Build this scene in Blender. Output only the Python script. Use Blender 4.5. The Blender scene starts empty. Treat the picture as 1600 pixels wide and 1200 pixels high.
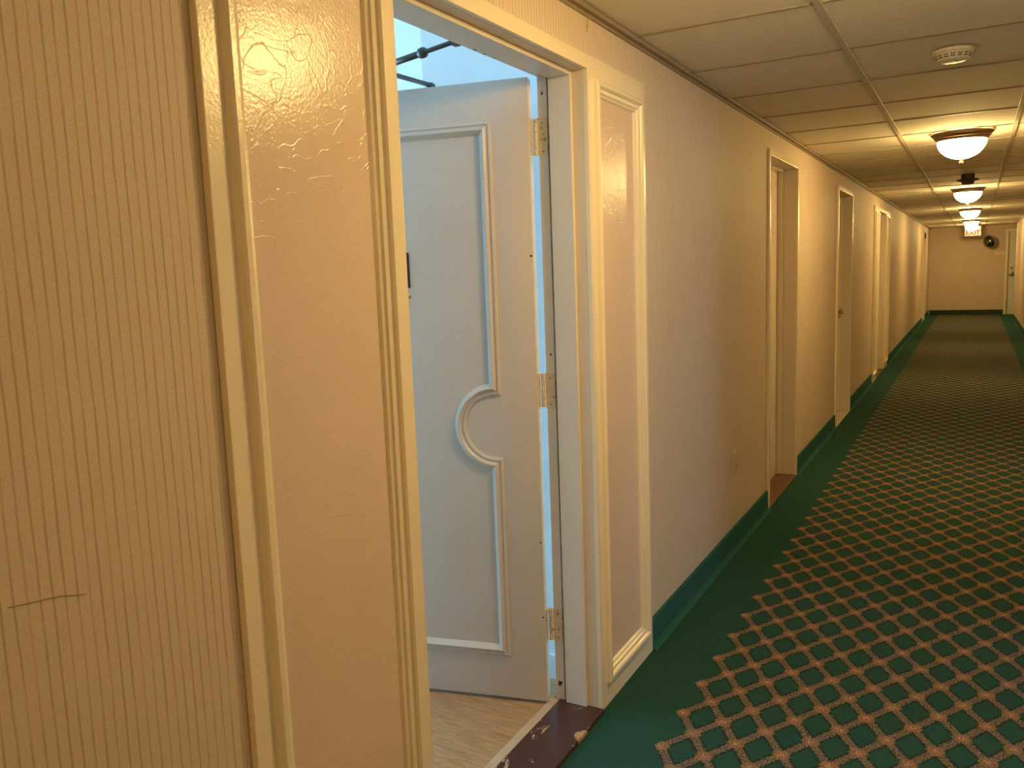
import bpy, bmesh, math, random
from mathutils import Vector, Matrix
random.seed(7)
S = bpy.context.scene
C = S.collection

# ------------------------------------------------------------------ camera
PITCH = -0.131288; YAW = -0.511908; ROLL = -0.037324; FPX = 1290.0
def cam_axes():
    cy, sy, cp, sp = math.cos(YAW), math.sin(YAW), math.cos(PITCH), math.sin(PITCH)
    fw = Vector((sy*cp, cy*cp, sp)); rt = Vector((cy, -sy, 0)); up = rt.cross(fw)
    c, s = math.cos(ROLL), math.sin(ROLL)
    return c*rt+s*up, -s*rt+c*up, fw
r_, u_, f_ = cam_axes()
cam = bpy.data.objects.new('camera', bpy.data.cameras.new('camera')); C.objects.link(cam)
cam.matrix_world = Matrix(((r_.x, u_.x, -f_.x, 0), (r_.y, u_.y, -f_.y, 0), (r_.z, u_.z, -f_.z, 1.4), (0, 0, 0, 1)))
cam.data.sensor_fit = 'HORIZONTAL'; cam.data.sensor_width = 36; cam.data.lens = 36*FPX/1600; cam.data.clip_start = .02
S.camera = cam
# ------------------------------------------------------------------ world, exposure
SKY = (0.33, 0.68, 1.0); SKY_STRENGTH = 15.0
LAMP_COL = (1.0, 0.685, 0.24); LAMP_STRENGTH = 84.0
w = bpy.data.worlds.new('sky'); S.world = w; w.use_nodes = True
w.node_tree.nodes['Background'].inputs[0].default_value = (*SKY, 1)
w.node_tree.nodes['Background'].inputs[1].default_value = SKY_STRENGTH
vs = S.view_settings; vs.view_transform = 'Standard'; vs.look = 'None'; vs.exposure = 0.1; vs.gamma = 1; vs.use_curve_mapping = False
# daylight portal in the room's window opening (guides sampling of the sky, gives no light of its own)
for p_loc, p_rz, p_w, p_h in (((-5.47, 1.65, 1.3), -90, 2.5, 2.4), ((4.37, 3.05, 1.72), 90, 1.0, .75)):
    pl = bpy.data.lights.new('window_portal', 'AREA'); pl.shape = 'RECTANGLE'; pl.size = p_w; pl.size_y = p_h; pl.cycles.is_portal = True
    po = bpy.data.objects.new('window_portal', pl); C.objects.link(po); po.location = p_loc; po.rotation_euler = (math.radians(90), 0, math.radians(p_rz))

# ------------------------------------------------------------------ constants (metres, camera above the origin)
WX = -1.014      # corridor face of the left wall
FX = -1.0        # front of the door surrounds
BX = -1.16       # room face of the left wall
RX = 0.79        # right wall
CZ = 2.158       # ceiling
Y0, Y1 = -3.2, 23.5
RYE = 21.9       # right wall ends here, a nook opens
NOOKX = 2.0

# ------------------------------------------------------------------ node helpers
class V:
    """value socket with arithmetic"""
    def __init__(s, nt, sock): s.nt = nt; s.k = sock
    def _m(s, op, b=None, c=None):
        n = s.nt.nodes.new('ShaderNodeMath'); n.operation = op
        for i, q in enumerate((s, b, c)):
            if q is None: continue
            if isinstance(q, V): s.nt.links.new(q.k, n.inputs[i])
            else: n.inputs[i].default_value = q
        return V(s.nt, n.outputs[0])
    def __add__(s, b): return s._m('ADD', b)
    def __sub__(s, b): return s._m('SUBTRACT', b)
    def __mul__(s, b): return s._m('MULTIPLY', b)
    def __truediv__(s, b): return s._m('DIVIDE', b)
    def abs(s): return s._m('ABSOLUTE')
    def round(s): return s._m('ROUND')
    def lt(s, b): return s._m('LESS_THAN', b)
    def gt(s, b): return s._m('GREATER_THAN', b)
    def min(s, b): return s._m('MINIMUM', b)
    def max(s, b): return s._m('MAXIMUM', b)
    def sqrt(s): return s._m('SQRT')
    def pingpong(s, b): return s._m('PINGPONG', b)
    def step(s, a, b):
        n = s.nt.nodes.new('ShaderNodeMapRange'); n.interpolation_type = 'SMOOTHSTEP'
        s.nt.links.new(s.k, n.inputs[0]); n.inputs[1].default_value = a; n.inputs[2].default_value = b
        return V(s.nt, n.outputs[0])
class Mat:
    def __init__(s, name, col, rough=.5, spec=.5, metal=0):
        s.m = bpy.data.materials.new(name); s.m.use_nodes = True; s.nt = s.m.node_tree
        s.b = s.nt.nodes['Principled BSDF']; s.b.inputs['Base Color'].default_value = (*col, 1)
        s.b.inputs['Roughness'].default_value = rough; s.b.inputs['Specular IOR Level'].default_value = spec; s.b.inputs['Metallic'].default_value = metal
        s.col = col; s._tc = None; s.height = None
    def coord(s, scale=None):
        if s._tc is None: s._tc = s.nt.nodes.new('ShaderNodeTexCoord')
        o = s._tc.outputs['Object']
        if scale:
            mp = s.nt.nodes.new('ShaderNodeMapping'); s.nt.links.new(o, mp.inputs[0]); mp.inputs['Scale'].default_value = scale; o = mp.outputs[0]
        return o
    def xyz(s):
        n = s.nt.nodes.new('ShaderNodeSeparateXYZ'); s.nt.links.new(s.coord(), n.inputs[0])
        return [V(s.nt, o) for o in n.outputs]
    def noise(s, scale, detail=3, rough=.5, stretch=None, dist=0):
        n = s.nt.nodes.new('ShaderNodeTexNoise'); s.nt.links.new(s.coord(stretch), n.inputs['Vector'])
        n.inputs['Scale'].default_value = scale; n.inputs['Detail'].default_value = detail; n.inputs['Roughness'].default_value = rough; n.inputs['Distortion'].default_value = dist
        return V(s.nt, n.outputs['Fac'])
    def rnd(s):
        n = s.nt.nodes.new('ShaderNodeObjectInfo'); return V(s.nt, n.outputs['Random'])
    def mix(s, fac, a, b):
        n = s.nt.nodes.new('ShaderNodeMix'); n.data_type = 'RGBA'
        s.nt.links.new(fac.k, n.inputs[0])
        for i, q in ((6, a), (7, b)):
            if isinstance(q, tuple): n.inputs[i].default_value = (*q, 1)
            else: s.nt.links.new(q, n.inputs[i])
        return n.outputs[2]
    def setcol(s, sock): s.nt.links.new(sock, s.b.inputs['Base Color'])
    def setrough(s, v): s.nt.links.new(v.k, s.b.inputs['Roughness'])
    def bump(s, h, strength=.3, dist=.002):
        n = s.nt.nodes.new('ShaderNodeBump'); n.inputs['Strength'].default_value = strength; n.inputs['Distance'].default_value = dist
        s.nt.links.new(h.k, n.inputs['Height']); s.nt.links.new(n.outputs[0], s.b.inputs['Normal'])

def plain(name, col, rough=.5, spec=.5, metal=0, var=.06, scale=9, bs=0, bscale=200):
    M = Mat(name, col, rough, spec, metal)
    M.setcol(M.mix(M.noise(scale, 4), tuple(c*(1-var) for c in col), tuple(min(1, c*(1+var)) for c in col)))
    if bs: M.bump(M.noise(bscale, 3), bs, .001)
    return M.m

# --- wallpaper: thin broken vertical stripes 16 mm apart, faint reddish mottling
M = Mat('striped_wallpaper', (.6, .5, .4), .62, .35)
x, y, z = M.xyz()
wob = M.noise(30, 2, .5, (1, 1, .25))
c = (x + y) / .0163 + (wob - .5)*.28
d = (c - c.round()).abs()
line = (d*-1 + .5).step(.5-.17, .5-.02)
grain = M.noise(420, 3, .7)
brk = M.noise(60, 3, .6, (1, 1, .12)).step(.34, .58)
base = M.mix(M.noise(2.2, 3), (.66, .53, .425), (.74, .605, .49))
base = M.mix(M.noise(16, 3, .6, (1, 1, .5)).step(.62, .78)*.18, base, (.62, .36, .24))
base = M.mix(grain.step(.4, .62)*.34, base, (.48, .375, .27))
M.setcol(M.mix(line*(brk*.42+.26), base, (.36, .27, .17)))
M.bump(grain*.8 + line*-.5, .35, .0015)
WALLPAPER = M.m
# --- gloss paints
def paint(name, col, rough, wr, wrinkle=0):
    M = Mat(name, col, rough, .5)
    M.setcol(M.mix(M.noise(3, 4), tuple(c*.94 for c in col), tuple(min(1, c*1.05) for c in col)))
    h = M.noise(170, 2)*.45 + M.noise(14, 2)*wr
    if wrinkle:
        a = (M.noise(5.5, 3, .5, (1, 1, .7), 1.6) - .5).abs().step(.0, .012)*-1
        b = (M.noise(9, 2, .5, (1, .6, 1.3), 1.2) - .5).abs().step(.0, .010)*-1
        h = h + (a + b)*wrinkle
    M.bump(h, .35, .003)
    return M.m
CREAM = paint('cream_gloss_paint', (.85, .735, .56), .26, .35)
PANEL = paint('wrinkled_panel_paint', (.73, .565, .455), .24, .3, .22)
DOORPAINT = paint('door_paint', (.66, .56, .475), .32, .3)
DOORPANEL = DOORPAINT
FRAME = paint('jamb_paint', (.74, .64, .53), .38, .3)
WHITE = plain('white_room_paint', (.90, .91, .91), .6, .3)
ROOMCEIL = plain('room_ceiling_paint', (.85, .85, .85), .8, .2)
EDGE = plain('worn_white_edge', (.78, .76, .72), .5, .4, 0, .15, 40)
# --- carpet: green ground, lattice of speckled brown bands with orange rosettes, plain green borders
M = Mat('lattice_carpet', (.03, .1, .08), .95, .1)
x, y, z = M.xyz()
px = (x + .77)/.13; py = (y - 2.19)/.2065
jit = (M.noise(150, 2) - .5)*.22; jit2 = (M.noise(170, 2, .5, (1.1, .9, 1)) - .5)*.22
u = px + py + jit; v = px - py + jit2
fu = u - u.round(); fv = v - v.round()
dmin = fu.abs().min(fv.abs())
band = dmin.lt(.112)
outl = (dmin - .130).abs().lt(.045)
dx = (fu + fv)*.065; dy = (fu - fv)*.103
rr = (dx*dx + dy*dy).sqrt()
ros = rr.lt(.025); roscore = rr.lt(.010)
tri = (y - 2.19).pingpong(.10325)*(.065/.10325)
lft = (x - (tri*1 - .79)).gt(0); rgt = (x - (tri*-1 + .57)).lt(0)
inside = lft*rgt
sp = M.noise(200, 2, .6).step(.40, .54); sp2 = M.noise(170, 2).step(.46, .56)
ground = M.mix(M.noise(3, 3), (.020, .076, .062), (.029, .100, .082))
ground = M.mix(sp*.35, ground, (.010, .05, .042))
bandc = M.mix(sp, (.25, .20, .145), (.05, .042, .03)); bandc = M.mix(sp2*.35, bandc, (.36, .265, .21))
rosc = M.mix(sp, (.40, .19, .11), (.22, .14, .085)); rosc = M.mix(roscore*sp2, rosc, (.56, .33, .26))
colr = M.mix(outl*inside*(sp2*.5 + .5), ground, (.02, .02, .015))
colr = M.mix(band*inside, colr, bandc); colr = M.mix(ros*inside*M.noise(160, 1).step(.32, .5), colr, rosc)
M.setcol(colr); M.bump(M.noise(500, 2), .6, .004)
CARPET = M.m
COVE = plain('green_carpet_base', (.026, .115, .095), .95, .1, 0, .2, 120, .5, 500)
ENDBASE = plain('dark_end_base', (.035, .06, .045), .9, .1, 0, .2, 60)
# --- ceiling
M = Mat('ceiling_tile_board', (.72, .66, .55), .85, .2)
M.setcol(M.mix(M.noise(4, 4)*.6 + M.rnd()*.4, (.80, .745, .64), (.87, .815, .71)))
M.bump(M.noise(160, 3)*.6 + M.noise(45, 3), .35, .002)
TILE = M.m
TBAR = plain('painted_grid_metal', (.60, .54, .44), .55, .4)
TBAR2 = plain('shadow_gap_tee', (.40, .345, .265), .5, .4)  # cross tees coloured darker to stand for the shadow gap between tile rows
ANGLE = plain('brown_wall_angle', (.30, .235, .165), .5, .4, 0, .25, 30)
# --- lamps and hardware
BRONZE = plain('bronze_metal', (.16, .10, .055), .38, .5, .75)
BRASS = plain('tarnished_brass', (.55, .40, .20), .42, .5, .7, .3, 60)
HINGE = Mat('painted_hinge', (.66, .56, .40), .5, .4)
rm = HINGE.noise(55, 4).step(.60, .68)
HINGE.setcol(HINGE.mix(rm, (.70, .56, .33), (.33, .19, .08))); HINGE = HINGE.m
DARKMETAL = plain('dark_arm_metal', (.10, .095, .09), .42, .5, .6)
BLACK = plain('black_plastic', (.012, .011, .01), .4)
DARKBROWN = plain('dark_brown_plastic', (.07, .05, .03), .55)
IVORY = plain('ivory_plastic', (.62, .53, .40), .4)
WPLAST = plain('white_plastic', (.74, .69, .60), .4)
SCREW = plain('screw_metal', (.2, .13, .07), .5, .5, .5)
def emis(name, col, st):
    m = bpy.data.materials.new(name); m.use_nodes = True; b = m.node_tree.nodes['Principled BSDF']
    b.inputs['Base Color'].default_value = (.9, .85, .75, 1); b.inputs['Emission Color'].default_value = (*col, 1); b.inputs['Emission Strength'].default_value = st
    return m
GLOW = emis('lit_alabaster_glass', LAMP_COL, LAMP_STRENGTH)
SIGNFACE = emis('lit_sign_face', (1, .78, .5), .55)
SIGNRED = emis('sign_red', (.8, .06, .02), .25); SIGNRED.node_tree.nodes['Principled BSDF'].inputs['Base Color'].default_value = (.55, .04, .015, 1)
MIRROR = plain('convex_mirror_glass', (.20, .19, .15), .08, .6, 1.0, .02)
M = Mat('window_glass', (1, 1, 1), 0, .5)
tb = M.nt.nodes.new('ShaderNodeBsdfTransparent'); gl = M.nt.nodes.new('ShaderNodeBsdfGlossy'); gl.inputs['Roughness'].default_value = .02
mx = M.nt.nodes.new('ShaderNodeMixShader'); mx.inputs[0].default_value = .06
M.nt.links.new(tb.outputs[0], mx.inputs[1]); M.nt.links.new(gl.outputs[0], mx.inputs[2]); M.nt.links.new(mx.outputs[0], M.nt.nodes['Material Output'].inputs[0])
GLASS = M.m
# --- laminate planks
M = Mat('oak_laminate', (.5, .33, .19), .38, .45)
g = M.noise(9, 5, .6, (1.1, 14, 1), .8)
colr = M.mix(g.step(.3, .7), (.34, .175, .075), (.58, .355, .17)); colr = M.mix(M.rnd()*.45, colr, (.42, .24, .11))
colr = M.mix(M.noise(30, 3, .5, (.5, 12, 1)).step(.58, .68)*.5, colr, (.25, .125, .05))
M.setcol(colr); M.bump(g, .12, .001)
OAK = M.m
# --- threshold paint with chips showing the wood
M = Mat('chipped_brown_paint', (.07, .03, .025), .28, .5)
ch = M.noise(11, 5, .6, (1.6, 1, 1), .5)
x, y, z = M.xyz()
edge = (x*-1 + FX).step(.012, -.002)*.10 + (x + 1.155).step(.02, .0)*.13
chip = (ch + edge).step(.70, .715)
colr = M.mix(chip, M.mix(M.noise(5, 3), (.055, .022, .02), (.085, .036, .03)), M.mix(M.noise(50, 3), (.55, .36, .22), (.36, .2, .11)))
M.setcol(colr); M.setrough(chip*.4 + .26); M.bump(chip*-1 + M.noise(8, 2)*.5, .4, .002)
THRESH = M.m
SILLWOOD = plain('bare_sill_wood', (.55, .39, .25), .6, .3, 0, .25, 25)
BROWNSILL = plain('brown_sill', (.13, .065, .035), .45, .4, 0, .25, 12)

# ------------------------------------------------------------------ mesh helpers
def bx(bm, x0, x1, y0, y1, z0, z1):
    x0, x1 = sorted((x0, x1)); y0, y1 = sorted((y0, y1)); z0, z1 = sorted((z0, z1))
    vs = [bm.verts.new(p) for p in ((x0,y0,z0),(x1,y0,z0),(x1,y1,z0),(x0,y1,z0),(x0,y0,z1),(x1,y0,z1),(x1,y1,z1),(x0,y1,z1))]
    for f in ((0,3,2,1),(4,5,6,7),(0,1,5,4),(1,2,6,5),(2,3,7,6),(3,0,4,7)): bm.faces.new([vs[i] for i in f])
def box(*a, bev=0, seg=2):
    bm = bmesh.new(); bx(bm, *a)
    if bev: bmesh.ops.bevel(bm, geom=list(bm.edges), offset=bev, segments=seg, affect='EDGES', profile=.6)
    return bm
def boxes(*l):
    bm = bmesh.new()
    for a in l: bx(bm, *a)
    return bm
def lathe(prof, n=40, axis=None, loc=(0,0,0)):
    bm = bmesh.new(); rings = []
    for r, z in prof:
        if r < 1e-6: rings.append([bm.verts.new((0,0,z))])
        else: rings.append([bm.verts.new((r*math.cos(2*math.pi*i/n), r*math.sin(2*math.pi*i/n), z)) for i in range(n)])
    for a, b in zip(rings, rings[1:]):
        for i in range(n):
            j = (i+1) % n
            if len(a) == 1 and len(b) == 1: continue
            if len(a) == 1: bm.faces.new((a[0], b[j], b[i]))
            elif len(b) == 1: bm.faces.new((a[i], a[j], b[0]))
            else: bm.faces.new((a[i], a[j], b[j], b[i]))
    bmesh.ops.recalc_face_normals(bm, faces=bm.faces)
    if axis is not None: bmesh.ops.rotate(bm, verts=bm.verts, matrix=Vector((0,0,1)).rotation_difference(Vector(axis)).to_matrix())
    bmesh.ops.translate(bm, verts=bm.verts, vec=loc)
    return bm
def tube(p0, p1, r, n=12, bm=None):
    p0, p1 = Vector(p0), Vector(p1); d = p1-p0
    b = lathe([(0,0),(r,0),(r,d.length),(0,d.length)], n, d.normalized(), p0)
    return b
def polytube(pts, r, n=8):
    bm = bmesh.new(); pts = [Vector(p) for p in pts]; rings = []
    for i, p in enumerate(pts):
        t = (pts[min(i+1, len(pts)-1)]-pts[max(i-1, 0)]).normalized()
        a = t.orthogonal().normalized() if i == 0 else (a - t*a.dot(t)).normalized()
        b = t.cross(a)
        rings.append([bm.verts.new(p+r*(a*math.cos(k*2*math.pi/n)+b*math.sin(k*2*math.pi/n))) for k in range(n)])
    for q, s in zip(rings, rings[1:]):
        for k in range(n): bm.faces.new((q[k], q[(k+1)%n], s[(k+1)%n], s[k]))
    bm.faces.new(rings[0][::-1]); bm.faces.new(rings[-1])
    return bm
def sweep(path, prof, fn):
    """closed planar path, profile (w to the left of travel, h), fn(a, b, h) -> xyz"""
    bm = bmesh.new(); n = len(path); rings = []
    for i in range(n):
        p, q, s = Vector(path[i-1]), Vector(path[i]), Vector(path[(i+1) % n])
        e1 = (q-p).normalized(); e2 = (s-q).normalized()
        n1 = Vector((-e1.y, e1.x)); n2 = Vector((-e2.y, e2.x)); m = (n1+n2)/max(.35, 1+n1.dot(n2))
        rings.append([bm.verts.new(fn(q.x+m.x*w, q.y+m.y*w, h)) for w, h in prof])
    for i in range(n):
        a, b = rings[i], rings[(i+1) % n]
        for k in range(len(prof)-1): bm.faces.new((a[k], a[k+1], b[k+1], b[k]))
    bmesh.ops.recalc_face_normals(bm, faces=bm.faces)
    return bm
def obj(name, bm, mat, parent=None, local=False, smooth=False, label=None, kind=None):
    """one mesh object; unless local, the mesh is in world coordinates and is moved into the parent's frame"""
    if parent is not None and not local:
        bmesh.ops.transform(bm, matrix=world_of(parent).inverted(), verts=bm.verts)
    me = bpy.data.meshes.new(name); bm.to_mesh(me); bm.free()
    for m in (mat if isinstance(mat, (list, tuple)) else [mat]): me.materials.append(m)
    if smooth:
        for p in me.polygons: p.use_smooth = True
    o = bpy.data.objects.new(name, me); C.objects.link(o)
    if parent is not None: o.parent = parent
    if label: o['label'] = label
    if kind: o['kind'] = kind
    return o
def world_of(o):
    m = o.matrix_basis.copy()
    while o.parent: o = o.parent; m = o.matrix_basis @ m
    return m
def smooth_by_angle(o, ang=35):
    me = o.data
    for p in me.polygons: p.use_smooth = True
    me.set_sharp_from_angle(angle=math.radians(ang))
    return o
def tag(o, label, cat, kind=None, group=None):
    o['label'] = label; o['category'] = cat
    if kind: o['kind'] = kind
    if group: o['group'] = group
    return o
def empty(name, loc, rz=0):
    o = bpy.data.objects.new(name, None); C.objects.link(o); o.location = loc; o.rotation_euler = (0, 0, rz); o.empty_display_size = .1
    return o

# ------------------------------------------------------------------ the shell
PITCHY = 9.37                      # the second panelled doorway repeats the first one further down the hall
OP0, OP1, OPZ = 1.367, 2.293, 1.985
wall_openings = [(OP0-.03, OP1+.03, OPZ+.03), (4.765, 5.61, 2.02), (7.41, 8.32, 2.02),
                 (OP0+PITCHY-.03, OP1+PITCHY+.03, OPZ+.03), (20.58, 21.52, 2.02)]
bm = bmesh.new(); yy = Y0
for a, b, h in wall_openings:
    bx(bm, BX, WX, yy - (.15 if yy == Y0 else 0), a, 0, 2.8); bx(bm, BX, WX, a, b, h, 2.8); yy = b
bx(bm, BX, WX, yy, Y1+.15, 0, 2.8)
wl = obj('wall_left', bm, [WALLPAPER, WHITE])
for p in wl.data.polygons:
    if p.normal.x < -.5 or abs(p.normal.y) > .5 or p.normal.z < -.5: p.material_index = 1
tag(wl, 'long hallway wall with beige striped wallpaper beside the panelled doorways', 'wall', 'structure')
obj('crease', polytube([(WX+.0006, .535, 1.022), (WX+.0008, .565, 1.018), (WX+.0006, .6, 1.013), (WX+.0008, .622, 1.006), (WX+.0004, .634, 1.003)], .0007, 6), plain('wallpaper_tear', (.42, .32, .22), .8), wl, label='torn crease across the wallpaper')
for zz, yy_ in ((2.14, 2.338), (2.125, 2.331)):
    obj('paint_drip', polytube([(WX+.001, yy_, zz), (WX+.002, yy_-.004, zz-.014), (WX+.001, yy_+.002, zz-.03)], .0028, 6), plain('yellow_drip', (.62, .47, .16), .5), wl, label='small yellow paint drip')
QY0, QY1 = 2.6, 3.5                 # assumed open doorway across the hall, out of view
bm = boxes((RX, RX+.15, Y0-.15, QY0-.02, 0, 2.8), (RX, RX+.15, QY1+.02, RYE, 0, 2.8), (RX, RX+.15, QY0-.02, QY1+.02, 2.02, 2.8), (RX+.15, NOOKX, RYE-.15, RYE, 0, 2.8))
tag(obj('wall_right', bm, WALLPAPER), 'striped wallpaper wall along the opposite side of the hallway', 'wall', 'structure')
DX0, DX1 = .685, 1.50
bm = boxes((WX, DX0, Y1, Y1+.15, 0, 2.8), (DX0, DX1, Y1, Y1+.15, 2.0, 2.8), (DX1, NOOKX+.15, Y1, Y1+.15, 0, 2.8))
we = tag(obj('wall_end', bm, WALLPAPER), 'beige wall closing the far end of the hallway', 'wall', 'structure')
SC = plain('pale_mark', (.95, .86, .74), .3)
for k in range(3):  # thin pale wavy strands on the end wall
    pts = [(.40+.22*t/14, Y1-.002, 1.50 + .045*math.sin(t*.75+k*2.1)*(.4+.6*math.sin(t/14*math.pi)) - .012*k) for t in range(15)]
    obj('squiggle_mark', polytube(pts, .0045, 6), SC, we, label='pale squiggly mark on the end wall')
tag(obj('wall_nook', box(NOOKX, NOOKX+.15, RYE-.15, Y1, 0, 2.8), WALLPAPER), 'wall closing the side nook by the far door', 'wall', 'structure')
tag(obj('wall_back', box(WX, RX, Y0-.15, Y0, 0, 2.8), WALLPAPER), 'wallpapered wall closing the hallway behind', 'wall', 'structure')
fl = tag(obj('floor', boxes((WX-.02, RX, Y0, Y1+.15, -.1, 0), (RX, NOOKX, RYE, Y1+.15, -.1, 0)), CARPET), 'green hallway carpet with brown lattice of diamonds and orange rosettes', 'carpet', 'structure')
# ceiling: backing, grid bars, every tile a piece
ce = tag(obj('ceiling', boxes((WX, RX, Y0, Y1, CZ+.03, CZ+.06), (RX, NOOKX, RYE, Y1, CZ+.03, CZ+.06)), TILE), 'suspended ceiling of square cream tiles in a metal grid', 'ceiling', 'structure')
xs = [WX, -.43, .18, RX]; TP = .612
ys = [2.69 + TP*k for k in range(-9, 35)]; ys = [Y0] + [q for q in ys if Y0+.05 < q < Y1-.05] + [Y1]
tile_mesh = {}
def tile(x0, x1, y0, y1):
    k = (round(x1-x0, 3), round(y1-y0, 3)); cx, cy = (x0+x1)/2, (y0+y1)/2
    if k not in tile_mesh:
        o = obj('ceiling_tile', box(-k[0]/2+.006, k[0]/2-.006, -k[1]/2+.006, k[1]/2-.006, 0, .014, bev=.003, seg=1), TILE, ce, local=True); tile_mesh[k] = o.data
    else:
        o = bpy.data.objects.new('ceiling_tile', tile_mesh[k]); C.objects.link(o); o.parent = ce
    o.location = (cx, cy, CZ+.003+random.uniform(0, .002)); o.rotation_euler = (random.uniform(-.0012, .0012), random.uniform(-.001, .001), 0)
for i in range(3):
    for a, b in zip(ys, ys[1:]): tile(xs[i], xs[i+1], a, b)
for a, b in ((RX, 1.4), (1.4, NOOKX)):
    for q, s_ in ((RYE, 22.7), (22.7, Y1)): tile(a, b, q, s_)
bar_mesh = None
for q in ys[1:-1]:
    if bar_mesh is None:
        o = obj('grid_bar', box(WX, RX, -.008, .008, 0, .006, bev=.0015, seg=1), TBAR2, ce, local=True); bar_mesh = o.data
    else:
        o = bpy.data.objects.new('grid_bar', bar_mesh); C.objects.link(o); o.parent = ce
    o.location = (0, q, CZ+.0005); o.rotation_euler = (random.uniform(-.12, .12), 0, random.uniform(-.003, .003))
for q in xs[1:3]: obj('grid_bar', box(q-.012, q+.012, Y0, Y1, CZ-.001, CZ+.003, bev=.001, seg=1), TBAR, ce)
tag(obj('trim_1', boxes((WX, WX+.022, Y0, Y1, CZ-.012, CZ+.002), (WX, WX+.006, Y0, Y1, CZ-.022, CZ-.012)), ANGLE), 'brown metal angle where the striped left wall meets the ceiling', 'trim', 'structure')
tag(obj('trim_2', boxes((RX-.022, RX, Y0, RYE, CZ-.012, CZ+.002), (RX-.006, RX, Y0, RYE, CZ-.022, CZ-.012)), ANGLE), 'brown metal angle where the opposite wall meets the ceiling', 'trim', 'structure')
# carpet cove bases
def cove(bm, y0, y1, xw, s):
    p = [(0, 0), (.030, 0), (.018, .006), (.011, .02), (.010, .110), (.004, .114), (0, .114)]
    r0 = [bm.verts.new((xw+s*a, y0, b)) for a, b in p]; r1 = [bm.verts.new((xw+s*a, y1, b)) for a, b in p]
    n = len(p)
    for i in range(n): bm.faces.new((r0[i], r0[(i+1) % n], r1[(i+1) % n], r1[i]))
    bm.faces.new(r0); bm.faces.new(r1[::-1])
SUR = (.885, 2.772)
segs = [(Y0, SUR[0]), (SUR[1], 4.75), (5.625, 7.395), (8.335, SUR[0]+PITCHY), (SUR[1]+PITCHY, 20.56), (21.54, Y1)]
bm = bmesh.new()
for a, b in segs: cove(bm, a, b, WX, 1)
bmesh.ops.recalc_face_normals(bm, faces=bm.faces)
tag(obj('baseboard_left', bm, COVE), 'green carpet strip turned up along the left wall', 'baseboard', 'structure')
bm = bmesh.new(); cove(bm, Y0, QY0-.06, RX, -1); cove(bm, QY1+.06, RYE, RX, -1); bmesh.ops.recalc_face_normals(bm, faces=bm.faces)
tag(obj('baseboard_right', bm, COVE), 'green carpet strip turned up along the opposite wall', 'baseboard', 'structure')
tag(obj('baseboard_end', box(WX+.03, DX0-.06, Y1-.012, Y1, 0, .12, bev=.003), ENDBASE), 'dark strip along the foot of the end wall', 'baseboard', 'structure')

# ------------------------------------------------------------------ the room behind the open door
RMX, RMY0, RMY1, RMZ = -5.5, -1.6, 3.05, 2.62
WY0, WY1, WZ0, WZ1 = .4, 2.9, .1, 2.5
tag(obj('wall_window', boxes((RMX-.15, RMX, RMY0, WY0, 0, 2.8), (RMX-.15, RMX, WY1, RMY1, 0, 2.8), (RMX-.15, RMX, WY0, WY1, 0, WZ0), (RMX-.15, RMX, WY0, WY1, WZ1, 2.8)), WHITE), 'white room wall holding the wide window', 'wall', 'structure')
tag(obj('wall_room_near', box(RMX-.15, BX, RMY0-.15, RMY0, 0, 2.8), plain('low_bounce_tan', (.40, .33, .27), .7)), 'unseen side wall of the bright room, tan to cut bounced light', 'wall', 'structure')  # unseen wall, made dark so less daylight bounces onto the open door
tag(obj('wall_room_far', box(RMX-.15, BX, RMY1, RMY1+.15, 0, 2.8), WHITE), 'bright white wall deep in the room seen above the open door', 'wall', 'structure')
tag(obj('wall_closet', box(-1.67, BX, 2.43, RMY1, 0, 2.8), WHITE), 'pale bluish closet wall seen above and behind the open door', 'wall', 'structure')
tag(obj('ceiling_room', box(RMX-.15, BX, RMY0-.15, RMY1+.15, RMZ, RMZ+.1), ROOMCEIL), 'white ceiling of the bright room', 'ceiling', 'structure')
fr = tag(obj('floor_room', box(RMX, WX-.02, RMY0, RMY1, -.1, -.021), SILLWOOD), 'light oak plank floor of the room behind the open door', 'floor', 'structure')
pm = {}
PW, PL = .146, 1.22
row = 0; yv = RMY0
while yv < RMY1-.01:
    y2 = min(yv+PW, RMY1); xv = BX-.02 - ((row*.47) % PL if row % 3 else 0.35*PL); x_hi = BX-.02
    while x_hi > RMX+.01:
        x_lo = max(xv, RMX) if xv < x_hi-.05 else max(x_hi-PL, RMX)
        k = (round(x_hi-x_lo, 2), round(y2-yv, 3))
        if k not in pm:
            o = obj('plank', box(-(x_hi-x_lo)/2+.0006, (x_hi-x_lo)/2-.0006, -(y2-yv)/2+.0006, (y2-yv)/2-.0006, -.021, 0, bev=.0012, seg=1), OAK, fr, local=True); pm[k] = o.data
        else:
            o = bpy.data.objects.new('plank', pm[k]); C.objects.link(o); o.parent = fr
        o.location = ((x_hi+x_lo)/2, (yv+y2)/2, 0)
        x_hi = x_lo; xv = x_lo-PL
    yv = y2; row += 1
wi = empty('window_1', (RMX, (WY0+WY1)/2, WZ0)); tag(wi, 'wide white framed window lighting the room', 'window', 'structure')
def wframe(a, b):
    obj('window_frame', boxes((RMX-.11, RMX-.05, a, a+.05, WZ0, WZ1), (RMX-.11, RMX-.05, b-.05, b, WZ0, WZ1), (RMX-.11, RMX-.05, a+.05, b-.05, WZ0, WZ0+.06), (RMX-.11, RMX-.05, a+.05, b-.05, WZ1-.05, WZ1)), WPLAST, wi)
    obj('pane', box(RMX-.083, RMX-.079, a+.05, b-.05, WZ0+.06, WZ1-.05), GLASS, wi)
for k in range(2): wframe(WY0+1.25*k, WY0+1.25*(k+1))

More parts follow.
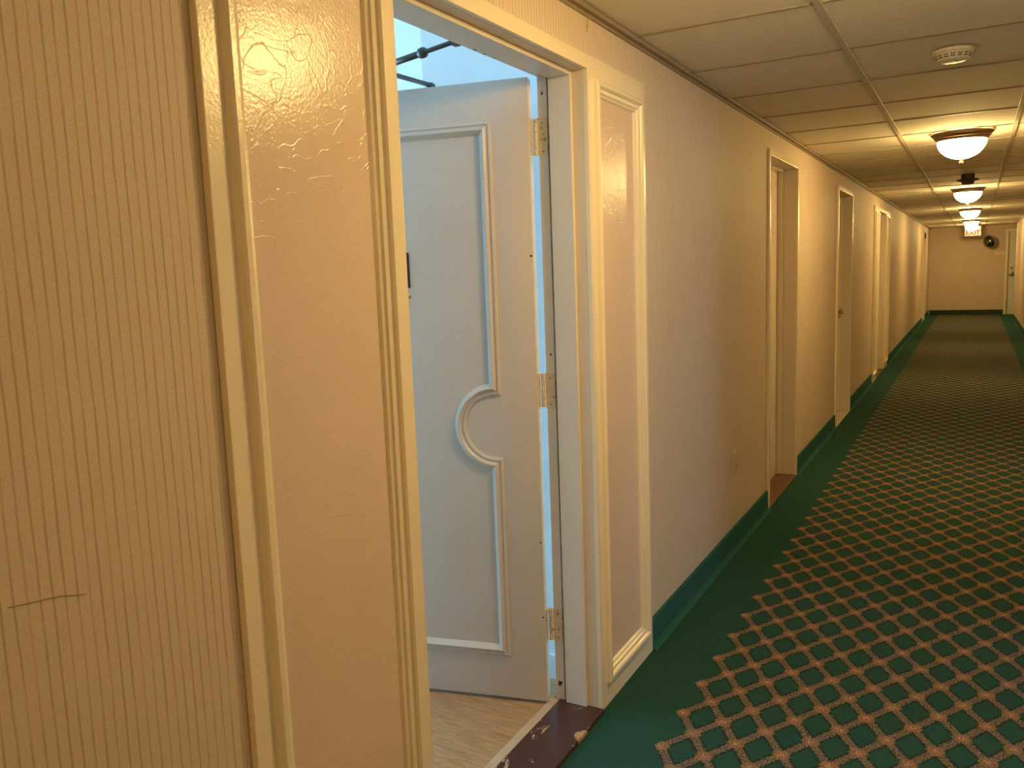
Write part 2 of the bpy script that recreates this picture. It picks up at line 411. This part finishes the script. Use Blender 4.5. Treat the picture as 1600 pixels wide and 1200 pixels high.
# unseen room across the hall, added as the guessed daylight source for this stretch
QX, QA, QB = 4.4, .8, 4.8
tag(obj('wall_opposite_window', boxes((QX, QX+.15, QA, 2.5, 0, 2.8), (QX, QX+.15, 3.6, QB, 0, 2.8), (QX, QX+.15, 2.5, 3.6, 0, 1.28), (QX, QX+.15, 2.5, 3.6, 2.15, 2.8)), WHITE), 'white wall with a small assumed window in the unseen room across the hallway', 'wall', 'structure')
tag(obj('wall_opposite_near', box(RX+.15, QX+.15, QA-.15, QA, 0, 2.8), WHITE), 'white side wall of the unseen room across the hallway', 'wall', 'structure')
tag(obj('wall_opposite_far', box(RX+.15, QX+.15, QB, QB+.15, 0, 2.8), WHITE), 'white partition wall of the unseen room across the hallway', 'wall', 'structure')
tag(obj('ceiling_opposite', box(RX+.15, QX+.15, QA-.15, QB+.15, 2.6, 2.7), ROOMCEIL), 'white ceiling of the unseen room across the hallway', 'ceiling', 'structure')
tag(obj('floor_opposite', box(RX, QX, QA, QB, -.1, 0), OAK), 'oak floor of the unseen room across the hallway', 'floor', 'structure')
wi = empty('assumed_window', (QX+.07, 3.05, 1.28)); tag(wi, 'assumed small white framed window in the unseen room across the hallway', 'window', 'structure')
obj('window_frame', boxes((QX+.05, QX+.1, 2.5, 2.55, 1.28, 2.15), (QX+.05, QX+.1, 3.55, 3.6, 1.28, 2.15), (QX+.05, QX+.1, 2.55, 3.55, 1.28, 1.33), (QX+.05, QX+.1, 2.55, 3.55, 2.1, 2.15)), WPLAST, wi)
obj('pane', box(QX+.073, QX+.077, 2.55, 3.55, 1.33, 2.1), GLASS, wi)
t = empty('trim_8', (RX, 3.05, 0)); tag(t, 'cream casing of the assumed open doorway across the hallway', 'door frame', 'structure')
for y_, s_ in ((QY0, -1), (QY1, 1)):
    obj('casing', box(RX-.014, RX+.001, y_, y_+s_*.06, 0, 2.06, bev=.003), CREAM, t)
    obj('jamb', box(RX+.001, RX+.151, y_, y_+s_*.0195, 0, 2.0), FRAME, t)
obj('casing', box(RX-.0135, RX+.001, QY0, QY1, 2.0, 2.06, bev=.003), CREAM, t)
obj('head_jamb', box(RX+.001, RX+.151, QY0, QY1, 2.0, 2.0195), FRAME, t)
tag(obj('baseboard_closet', box(-1.67, BX-.001, 2.418, 2.43, 0, .09, bev=.003), WHITE), 'white baseboard at the foot of the closet wall behind the open door', 'baseboard', 'structure')

# ------------------------------------------------------------------ panelled door surrounds
MOLD = [(0, 0), (.005, .012), (.009, .015), (.019, .015), (.023, .011), (.026, .006), (.035, .003), (.038, -.002), (.044, -.005), (.048, -.0125)]
def surround(n, yo, labels):
    t = empty('trim_%d' % n, (WX, 1.83+yo, 0)); tag(t, labels, 'door surround', 'structure')
    X0, X1 = WX-.002, FX
    for (a, b) in ((SUR[0], OP0), (OP1, SUR[1])):
        a += yo; b += yo
        il, ir, ib, it = a+.040, b-.040, .077, 1.966         # outer line of the moulding
        for q, s_ in ((a, il+.012), (ir-.012, b)): obj('stile', box(X0, X1, q, s_, 0, 2.026, bev=.002), CREAM, t)
        obj('rail', box(X0, X1-.0004, il+.012, ir-.012, 0, ib+.012, bev=.0015), CREAM, t)
        obj('rail', box(X0, X1-.0004, il+.012, ir-.012, it-.012, 2.026, bev=.0015), CREAM, t)
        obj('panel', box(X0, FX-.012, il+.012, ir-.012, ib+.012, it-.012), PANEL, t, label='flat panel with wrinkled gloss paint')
        obj('moulding', sweep([(il, ib), (ir, ib), (ir, it), (il, it)], MOLD, lambda p, q, h: (FX+h, p, q)), CREAM, t)
    obj('header', box(X0, X1-.0004, OP0+yo, OP1+yo, OPZ, 2.026, bev=.002), CREAM, t)
    return t
surround(3, 0, 'cream panelled surround framing the open doorway')
surround(4, PITCHY, 'cream panelled surround framing the third closed doorway of the hallway')
def jambs(t, a, b, h, stop=True, xs_=(-1.05, -1.122), back=BX-.004, front=WX-.002):
    """lining of an opening: two sides and head, each with its stop"""
    for y_, s in ((a, -1), (b, 1)):
        obj('jamb', box(xs_[1], front, y_, y_+s*.03, 0, h+.03), FRAME, t)
        obj('jamb_rebate', box(back, xs_[1]-.012, y_, y_+s*.03, 0, h+.03), FRAME, t)
        obj('door_stop', box(xs_[1], xs_[0], y_-s*.014, y_, 0, h-.013, bev=.0015), FRAME, t)
    obj('head_jamb', box(back, front, a, b, h, h+.03), FRAME, t)
    obj('door_stop', box(xs_[1], xs_[0], a, b, h-.013, h, bev=.0015), FRAME, t)

# ------------------------------------------------------------------ panelled door leaf (local frame: x from the hinge, y towards the hallway)
DPROF = [(-.020, 0), (-.018, .008), (-.012, .0105), (-.009, .007), (-.006, .0075), (-.003, .0125), (.002, .0165), (.005, .0165), (.019, .001), (.020, 0)]
def arc(cx, cz, r, a0, a1, n=22): return [(cx+r*math.cos(math.radians(a0+(a1-a0)*i/n)), cz+r*math.sin(math.radians(a0+(a1-a0)*i/n))) for i in range(n+1)]
def leaf(t, wd=.905):
    smooth_by_angle(obj('slab', box(0, wd, -.04, 0, .012, 1.98, bev=.0025), DOORPAINT, t, local=True))
    s0, s1, zb, zt, zc, r = .137, wd-.137, .178, 1.842, .925, .120
    path = [(s0, zb), (s1, zb)] + arc(s1, zc, r, 270, 90) + [(s1, zt), (s0, zt)] + arc(s0, zc, r, 90, -90)
    smooth_by_angle(obj('moulding', sweep(path, DPROF, lambda p, q, h: (p, h-.0005, q)), DOORPAINT, t, local=True, label='raised moulding with round notches'), 30)
A = math.radians(13)
d1 = empty('door_1', (-1.178, 2.255, 0), math.pi + A)
tag(d1, 'white panelled door with round notched moulding standing open into the bright room', 'door', 'structure')
leaf(d1)
obj('number_plate', box(.406, .50, 0, .006, 1.371, 1.482, bev=.002), BLACK, d1, local=True, label='black plate')
obj('peephole', lathe([(0, .006), (.006, .006), (.009, .003), (.009, -.001)], 20, (0, 1, 0), (.415, 0, 1.345)), BRASS, d1, local=True, smooth=True)
obj('door_knob', lathe([(.03, 0), (.03, .006), (.012, .012), (.011, .03), (.024, .042), (.027, .055), (.02, .066), (0, .07)], 24, (0, 1, 0), (.845, 0, .95)), BRASS, d1, local=True, smooth=True)
obj('worn_edge', box(-.0008, .0004, -.038, -.002, .02, 1.97), EDGE, d1, local=True)
# hinges: jamb leaf, knuckles, door leaf (parts of the door)
for zc in (1.809, 1.037, .266):
    h = obj('hinge', boxes((-1.166, -1.1335, OP1-.0025, OP1+.0002, zc-.055, zc+.055)), HINGE, d1, label='tarnished three inch butt hinge')
    hb = obj('hinge_leaf', box(-1.196, -1.168, OP1-.016, OP1-.0135, zc-.054, zc+.054), HINGE, h) if False else None
    for k in range(5):
        z0 = zc-.054+k*.0218
        smooth_by_angle(obj('knuckle', lathe([(0, z0), (.0058, z0+.0006), (.0064, z0+.002), (.0064, z0+.0192), (.0058, z0+.0205), (0, z0+.021)], 14, None, (-1.1735, OP1-.004, 0)), HINGE, h))
    obj('door_leaf', box(-.0025, .0, -.036, -.004, zc-.053, zc+.053), HINGE, d1, local=True).parent = d1
    for dx_, dz in ((.012, .04), (.03, .026), (.034, -.004), (.034, -.03), (.013, -.043)):
        obj('screw', lathe([(0, .0014), (.002, .0012), (.0026, 0)], 10, (0, -1, 0), (-1.166+dx_+.004, OP1-.0022, zc+dz)), SCREW, h)
# door closer: body on the room side, two-piece arm to the head of the frame
obj('closer_body', box(.22, .44, -.095, -.04, 1.905, 1.962, bev=.008), DARKMETAL, d1, local=True)
SPN = Vector((-1.5135, 2.24, 2.0)); ELB = Vector((-1.5243, 1.982, 2.0)); BRK = Vector((-1.172, 1.862, 1.995)); COL = BRK.lerp(ELB, .37)
bm = bmesh.new(); dv = (ELB-SPN).normalized(); side = Vector((-dv.y, dv.x, 0))*.009
for e in (SPN-dv*.015, ELB+dv*.012):
    for s in (1, -1):
        for z_ in (-.004, .004): bm.verts.new(e+side*s+Vector((0, 0, z_)))
bmesh.ops.convex_hull(bm, input=bm.verts)
obj('closer_main_arm', bm, DARKMETAL, d1)
obj('closer_spindle', tube((SPN.x, SPN.y, 1.955), (SPN.x, SPN.y, 2.006), .011), DARKMETAL, d1)
fa = obj('closer_forearm', tube(BRK, ELB, .0062), DARKMETAL, d1, smooth=True)
fd = (ELB-BRK).normalized()
obj('sleeve', tube(COL, ELB, .0088), DARKMETAL, fa, smooth=True)
smooth_by_angle(obj('adjusting_collar', lathe([(0, 0), (.010, 0), (.014, .006), (.014, .020), (.010, .026), (0, .026)], 14, fd, COL-fd*.006), DARKMETAL, fa))
smooth_by_angle(obj('elbow_pin', lathe([(0, -.012), (.012, -.012), (.012, .012), (0, .012)], 16, None, ELB), DARKMETAL, fa))
obj('closer_bracket', boxes((-1.1665, BX, 1.80, 1.885, 1.988, 2.012), (-1.182, -1.1665, 1.852, 1.874, 1.984, 2.006)), DARKMETAL, d1)
t5 = empty('trim_5', (-1.08, 1.83, 0)); tag(t5, 'beige door lining with stops inside the open doorway', 'door frame', 'structure')
jambs(t5, OP0, OP1, OPZ)
CHIP = plain('exposed_dark_wood', (.06, .035, .025), .7)
def chip(t, x_, y_, z_, r, n=(0, -1, 0), sz=1.6):
    bm = lathe([(r, 0), (r*.8, .0006), (0, .0008)], 9, n, (0, 0, 0))
    for v in bm.verts: v.co *= 1 + .25*math.sin(v.co.x*3000 + v.co.z*2100); v.co.z *= sz
    bmesh.ops.translate(bm, verts=bm.verts, vec=(x_, y_, z_)); obj('paint_chip', bm, CHIP, t)
for x_, z_, r in ((-1.150, .062, .006), (-1.144, .066, .004), (-1.149, 1.935, .003), (-1.146, 1.15, .0025)): chip(t5, x_, OP1, z_, r)
for k, x_ in enumerate((-1.158, -1.1585, -1.1575)): chip(t5, x_, 1.93+.05*k, OPZ, .005-.001*k, (0, 0, -1), 1)
for z_, r in ((1.455, .004), (.55, .003), (.30, .003)):
    bm = lathe([(r, 0), (r*.8, .0006), (0, .0008)], 9, (0, 1, 0), (.005, 0, z_)); obj('paint_chip', bm, CHIP, d1, local=True)
th = empty('trim_6', (-1.07, 1.83, 0)); tag(th, 'dark brown threshold with chipped paint under the open door', 'threshold', 'structure')
bm = box(-1.150, -.992, OP0+.001, OP1-.001, -.02, .012, bev=.004); obj('sill', bm, THRESH, th)
bm = box(-1.180, -1.151, OP0+.001, OP1-.001, -.02, .010, bev=.002); obj('sill_edge', bm, SILLWOOD, th, label='bare wood strip')

# ------------------------------------------------------------------ closed doors further down
def knob(t, p, ax=(1, 0, 0), mat=BRASS, s=1.0):
    return smooth_by_angle(obj('door_knob', lathe([(.032*s, 0), (.032*s, .006), (.013, .012), (.011, .032), (.024*s, .042), (.028*s, .054), (.022*s, .066), (0, .070)], 24, ax, p), mat, t), 40)
def plain_door(n, a, b, h, label, sillmat, knob_y=None, depth=.125):
    t = empty('door_%d' % n, (WX, (a+b)/2, 0)); tag(t, label, 'door', 'structure')
    dxp = FX-depth
    for y_, s in ((a, -1), (b, 1)):
        obj('casing', box(WX-.001, FX+.002, y_-s*.0, y_+s*.034, 0, h+.035, bev=.003), CREAM, t)
        obj('jamb', box(BX-.001, WX-.001, y_, y_+s*.022, 0, h+.022), FRAME, t)
        obj('door_stop', box(dxp, dxp+.035, y_-s*.012, y_, .012, h-.012, bev=.002), CREAM, t)
    obj('casing', box(WX-.001, FX+.0015, a, b, h, h+.035, bev=.003), CREAM, t)
    obj('head_jamb', box(BX-.001, WX-.001, a, b, h, h+.022), FRAME, t)
    obj('door_stop', box(dxp, dxp+.035, a+.012, b-.012, h-.012, h, bev=.002), CREAM, t)
    sl = obj('slab', box(dxp-.04, dxp, a-.001, b+.001, .012, h+.001), DOORPAINT, t)
    obj('sill', box(BX, FX+.004, a+.0005, b-.0005, -.02, .012, bev=.003), sillmat, t)
    knob(t, (dxp, knob_y or b-.07, .95))
    return t
plain_door(2, 4.785, 5.59, 2.0, 'recessed cream door with brown wood sill beyond the wall outlet', BROWNSILL, 4.86)
plain_door(3, 7.43, 8.30, 2.0, 'recessed cream door with a brass knob and pale sill', plain('pale_sill', (.66, .53, .38), .5), 8.20, .125)
plain_door(5, 20.6, 21.5, 2.0, 'cream door in the left wall just before the end wall', BROWNSILL)
t = empty('trim_7', (-1.08, 1.83+PITCHY, 0)); tag(t, 'door lining inside the further panelled surround', 'door frame', 'structure')
jambs(t, OP0+PITCHY, OP1+PITCHY, OPZ)
obj('sill', box(BX, FX+.004, OP0+PITCHY+.001, OP1+PITCHY-.001, -.02, .012), BROWNSILL, t)
d4 = empty('door_4', (-1.123, OP1+PITCHY-.004, 0), math.radians(270)); tag(d4, 'closed cream panelled door within the further panelled surround', 'door', 'structure')
leaf(d4, OP1-OP0-.008); knob(d4, (-1.123, OP1+PITCHY-.85, .93))
# hinges-side pieces on the door near the end wall
d5h = bpy.data.objects['door_5']
obj('closer_body', box(-1.075, -1.0, 21.3, 21.48, 1.88, 1.985, bev=.01), DARKBROWN, d5h)
# door in the end wall
t = empty('door_6', ((DX0+DX1)/2, Y1, 0)); tag(t, 'pale door with round knob beside the end wall of the hallway', 'door', 'structure')
for x_, s in ((DX0, -1), (DX1, 1)): obj('casing', box(x_, x_+s*.055, Y1-.016, Y1+.001, 0, 2.055, bev=.003), CREAM, t)
obj('casing', box(DX0, DX1, Y1-.0155, Y1+.001, 2.0, 2.055, bev=.003), CREAM, t)
obj('slab', box(DX0, DX1, Y1+.05, Y1+.09, .0, 2.0), plain('grey_white_door', (.72, .70, .64), .4), t)
knob(t, (DX0+.085, Y1+.05, .98), (0, -1, 0), plain('steel_knob', (.4, .35, .28), .25, .5, 1), 1.7)
obj('deadbolt', lathe([(.03, 0), (.03, .012), (.02, .02), (0, .02)], 20, (0, -1, 0), (DX0+.085, Y1+.05, 1.12)), BRASS, t, smooth=True)

# ------------------------------------------------------------------ ceiling lights
LX = -.095
lamp_y = [(5.87, 'lit dome ceiling light with bronze rim, first one beyond the white smoke detector'),
          (10.5, 'lit dome ceiling light with bronze rim just beyond the small dark ceiling device'),
          (14.75, 'lit dome ceiling light, third one counted from the white smoke detector'),
          (19.1, 'lit dome ceiling light, fourth one counted from the white smoke detector'),
          (21.7, 'lit dome ceiling light right in front of the exit sign'),
          (1.92, 'lit dome ceiling light above the open panelled doorway'),
          (-2.0, 'lit dome ceiling light near the back wall of the hallway')]
RP = .172
src = None
for y_, lab in lamp_y:
    t = empty('ceiling_light', (LX, y_, CZ-.003)); tag(t, lab, 'ceiling light', None, 'dome lights along the hallway ceiling')
    if src is None:
        ps = []
        ps.append(smooth_by_angle(obj('rim', lathe([(RP-.03, 0), (RP, 0), (RP+.001, -.006), (RP-.008, -.014), (RP-.017, -.022), (RP-.020, -.031), (RP-.028, -.036), (RP-.031, -.048), (RP-.046, -.048)], 56), BRONZE, t, local=True), 28))
        R = RP-.036
        ps.append(obj('glass_dome', lathe([(R*math.cos(a), -.044-.112*math.sin(a)) for a in [i*math.pi/2/10 for i in range(10)]] + [(0, -.156)], 40), GLOW, t, local=True, smooth=True))
        ps.append(obj('finial', lathe([(0, -.154), (.012, -.155), (.014, -.160), (.007, -.164), (.013, -.172), (.011, -.182), (0, -.187)], 16), BRASS, t, local=True, smooth=True))
        src = ps
    else:
        for q in src:
            o = q.copy(); C.objects.link(o); o.parent = t
# smoke detector
t = empty('smoke_detector', (-.094, 3.56, CZ-.003)); tag(t, 'round white smoke detector with slotted vents on the ceiling', 'smoke detector')
obj('base', lathe([(0, 0), (.070, 0), (.070, -.010), (.064, -.014), (0, -.014)], 40), WPLAST, t, local=True, smooth=False)
smooth_by_angle(obj('cover', lathe([(.062, -.013), (.061, -.020), (.055, -.032), (.046, -.038), (.02, -.040), (0, -.040)], 40), WPLAST, t, local=True), 50)
for rr_, z_ in ((.0605, -.0205), (.0572, -.0275)):
    for k in range(16):
        a0 = k*2*math.pi/16; bm = bmesh.new()
        pts = []
        for e in (-.13, .13):
            for rz in ((rr_-.004, z_-.0025), (rr_+.0008, z_-.0025), (rr_+.0008, z_+.0025), (rr_-.004, z_+.0025)): pts.append(bm.verts.new((rz[0]*math.cos(a0+e), rz[0]*math.sin(a0+e), rz[1])))
        bmesh.ops.convex_hull(bm, input=pts)
        obj('vent_slot', bm, DARKBROWN, t, local=True)
obj('indicator', lathe([(.004, 0), (.003, -.003), (0, -.004)], 12, None, (.02, -.035, -.0385)), WPLAST, t, local=True, smooth=True)
# dark ceiling device
t = empty('ceiling_detector', (-.083, 8.75, CZ-.003)); tag(t, 'small dark ceiling device with flange between two dome lights', 'detector')
smooth_by_angle(obj('body', lathe([(0, 0), (.055, 0), (.056, -.06), (.050, -.085), (.036, -.093), (0, -.095)], 32), DARKBROWN, t, local=True), 40)
smooth_by_angle(obj('flange', lathe([(.054, -.048), (.090, -.046), (.093, -.052), (.086, -.060), (.054, -.066)], 32), DARKBROWN, t, local=True), 40)
# exit sign
t = empty('exit_sign', (-.075, 22.85, CZ)); tag(t, 'lit exit sign with red letters hanging from the ceiling', 'exit sign')
obj('housing', box(-.175, .175, -.02, .025, -.245, -.012, bev=.005), WPLAST, t, local=True)
obj('canopy', box(-.06, .06, -.02, .02, -.014, .002, bev=.003), WPLAST, t, local=True)
obj('face', box(-.165, .165, -.023, -.0195, -.237, -.022), SIGNFACE, t, local=True)
cu = bpy.data.curves.new('EXIT', 'FONT'); cu.body = 'EXIT'; cu.align_x = 'CENTER'; cu.align_y = 'CENTER'; cu.size = .15; cu.extrude = .001; cu.offset = .003
to = bpy.data.objects.new('tmp', cu); C.objects.link(to); bpy.context.view_layer.update()
me = bpy.data.meshes.new_from_object(to.evaluated_get(bpy.context.evaluated_depsgraph_get())); bpy.data.objects.remove(to)
me.materials.clear(); me.materials.append(SIGNRED)
lo = bpy.data.objects.new('lettering', me); C.objects.link(lo); lo.parent = t; lo.location = (0, -.0242, -.172); lo.rotation_euler = (math.radians(90), 0, 0); lo['label'] = 'red letters reading EXIT'
# convex mirror
t = empty('convex_mirror', (.30, Y1, 1.80)); tag(t, 'dark round convex mirror tilted on the end wall beside the exit sign', 'mirror')
ax = Vector((-.62, -.68, -.30)).normalized(); c0 = Vector((.285, Y1-.15, 1.765))
smooth_by_angle(obj('glass', lathe([(.146, 0), (.140, .030), (.120, .066), (.088, .094), (.046, .112), (0, .118)], 40, ax, c0), MIRROR, t), 60)
smooth_by_angle(obj('rim', lathe([(.146, .006), (.158, .008), (.164, 0), (.162, -.030), (.150, -.048), (.120, -.062), (.06, -.072), (0, -.074)], 40, ax, c0), plain('tan_mirror_rim', (.30, .235, .13), .4, .5, .3), t), 40)
obj('bracket', tube(c0-ax*.06, (.33, Y1, 1.83), .014), DARKBROWN, t)

# ------------------------------------------------------------------ outlet
t = empty('wall_outlet', (WX, 4.03, .385)); tag(t, 'beige double wall outlet on the striped wallpaper', 'outlet')
obj('cover_plate', box(WX, WX+.006, 3.995, 4.068, .385, .500, bev=.002), IVORY, t)
for zc in (.465, .42):
    rc = obj('receptacle', box(WX+.005, WX+.0085, 4.014, 4.049, zc-.014, zc+.014, bev=.003), plain('receptacle', (.50, .41, .30), .45), t)
    for dy_ in (-.006, .006): obj('slot', box(WX+.008, WX+.0088, 4.0315+dy_-.001, 4.0315+dy_+.001, zc-.004, zc+.006), BLACK, rc)
obj('screw', lathe([(.003, 0), (.002, .0015), (0, .002)], 10, (1, 0, 0), (WX+.006, 4.0315, .4425)), SCREW, t)
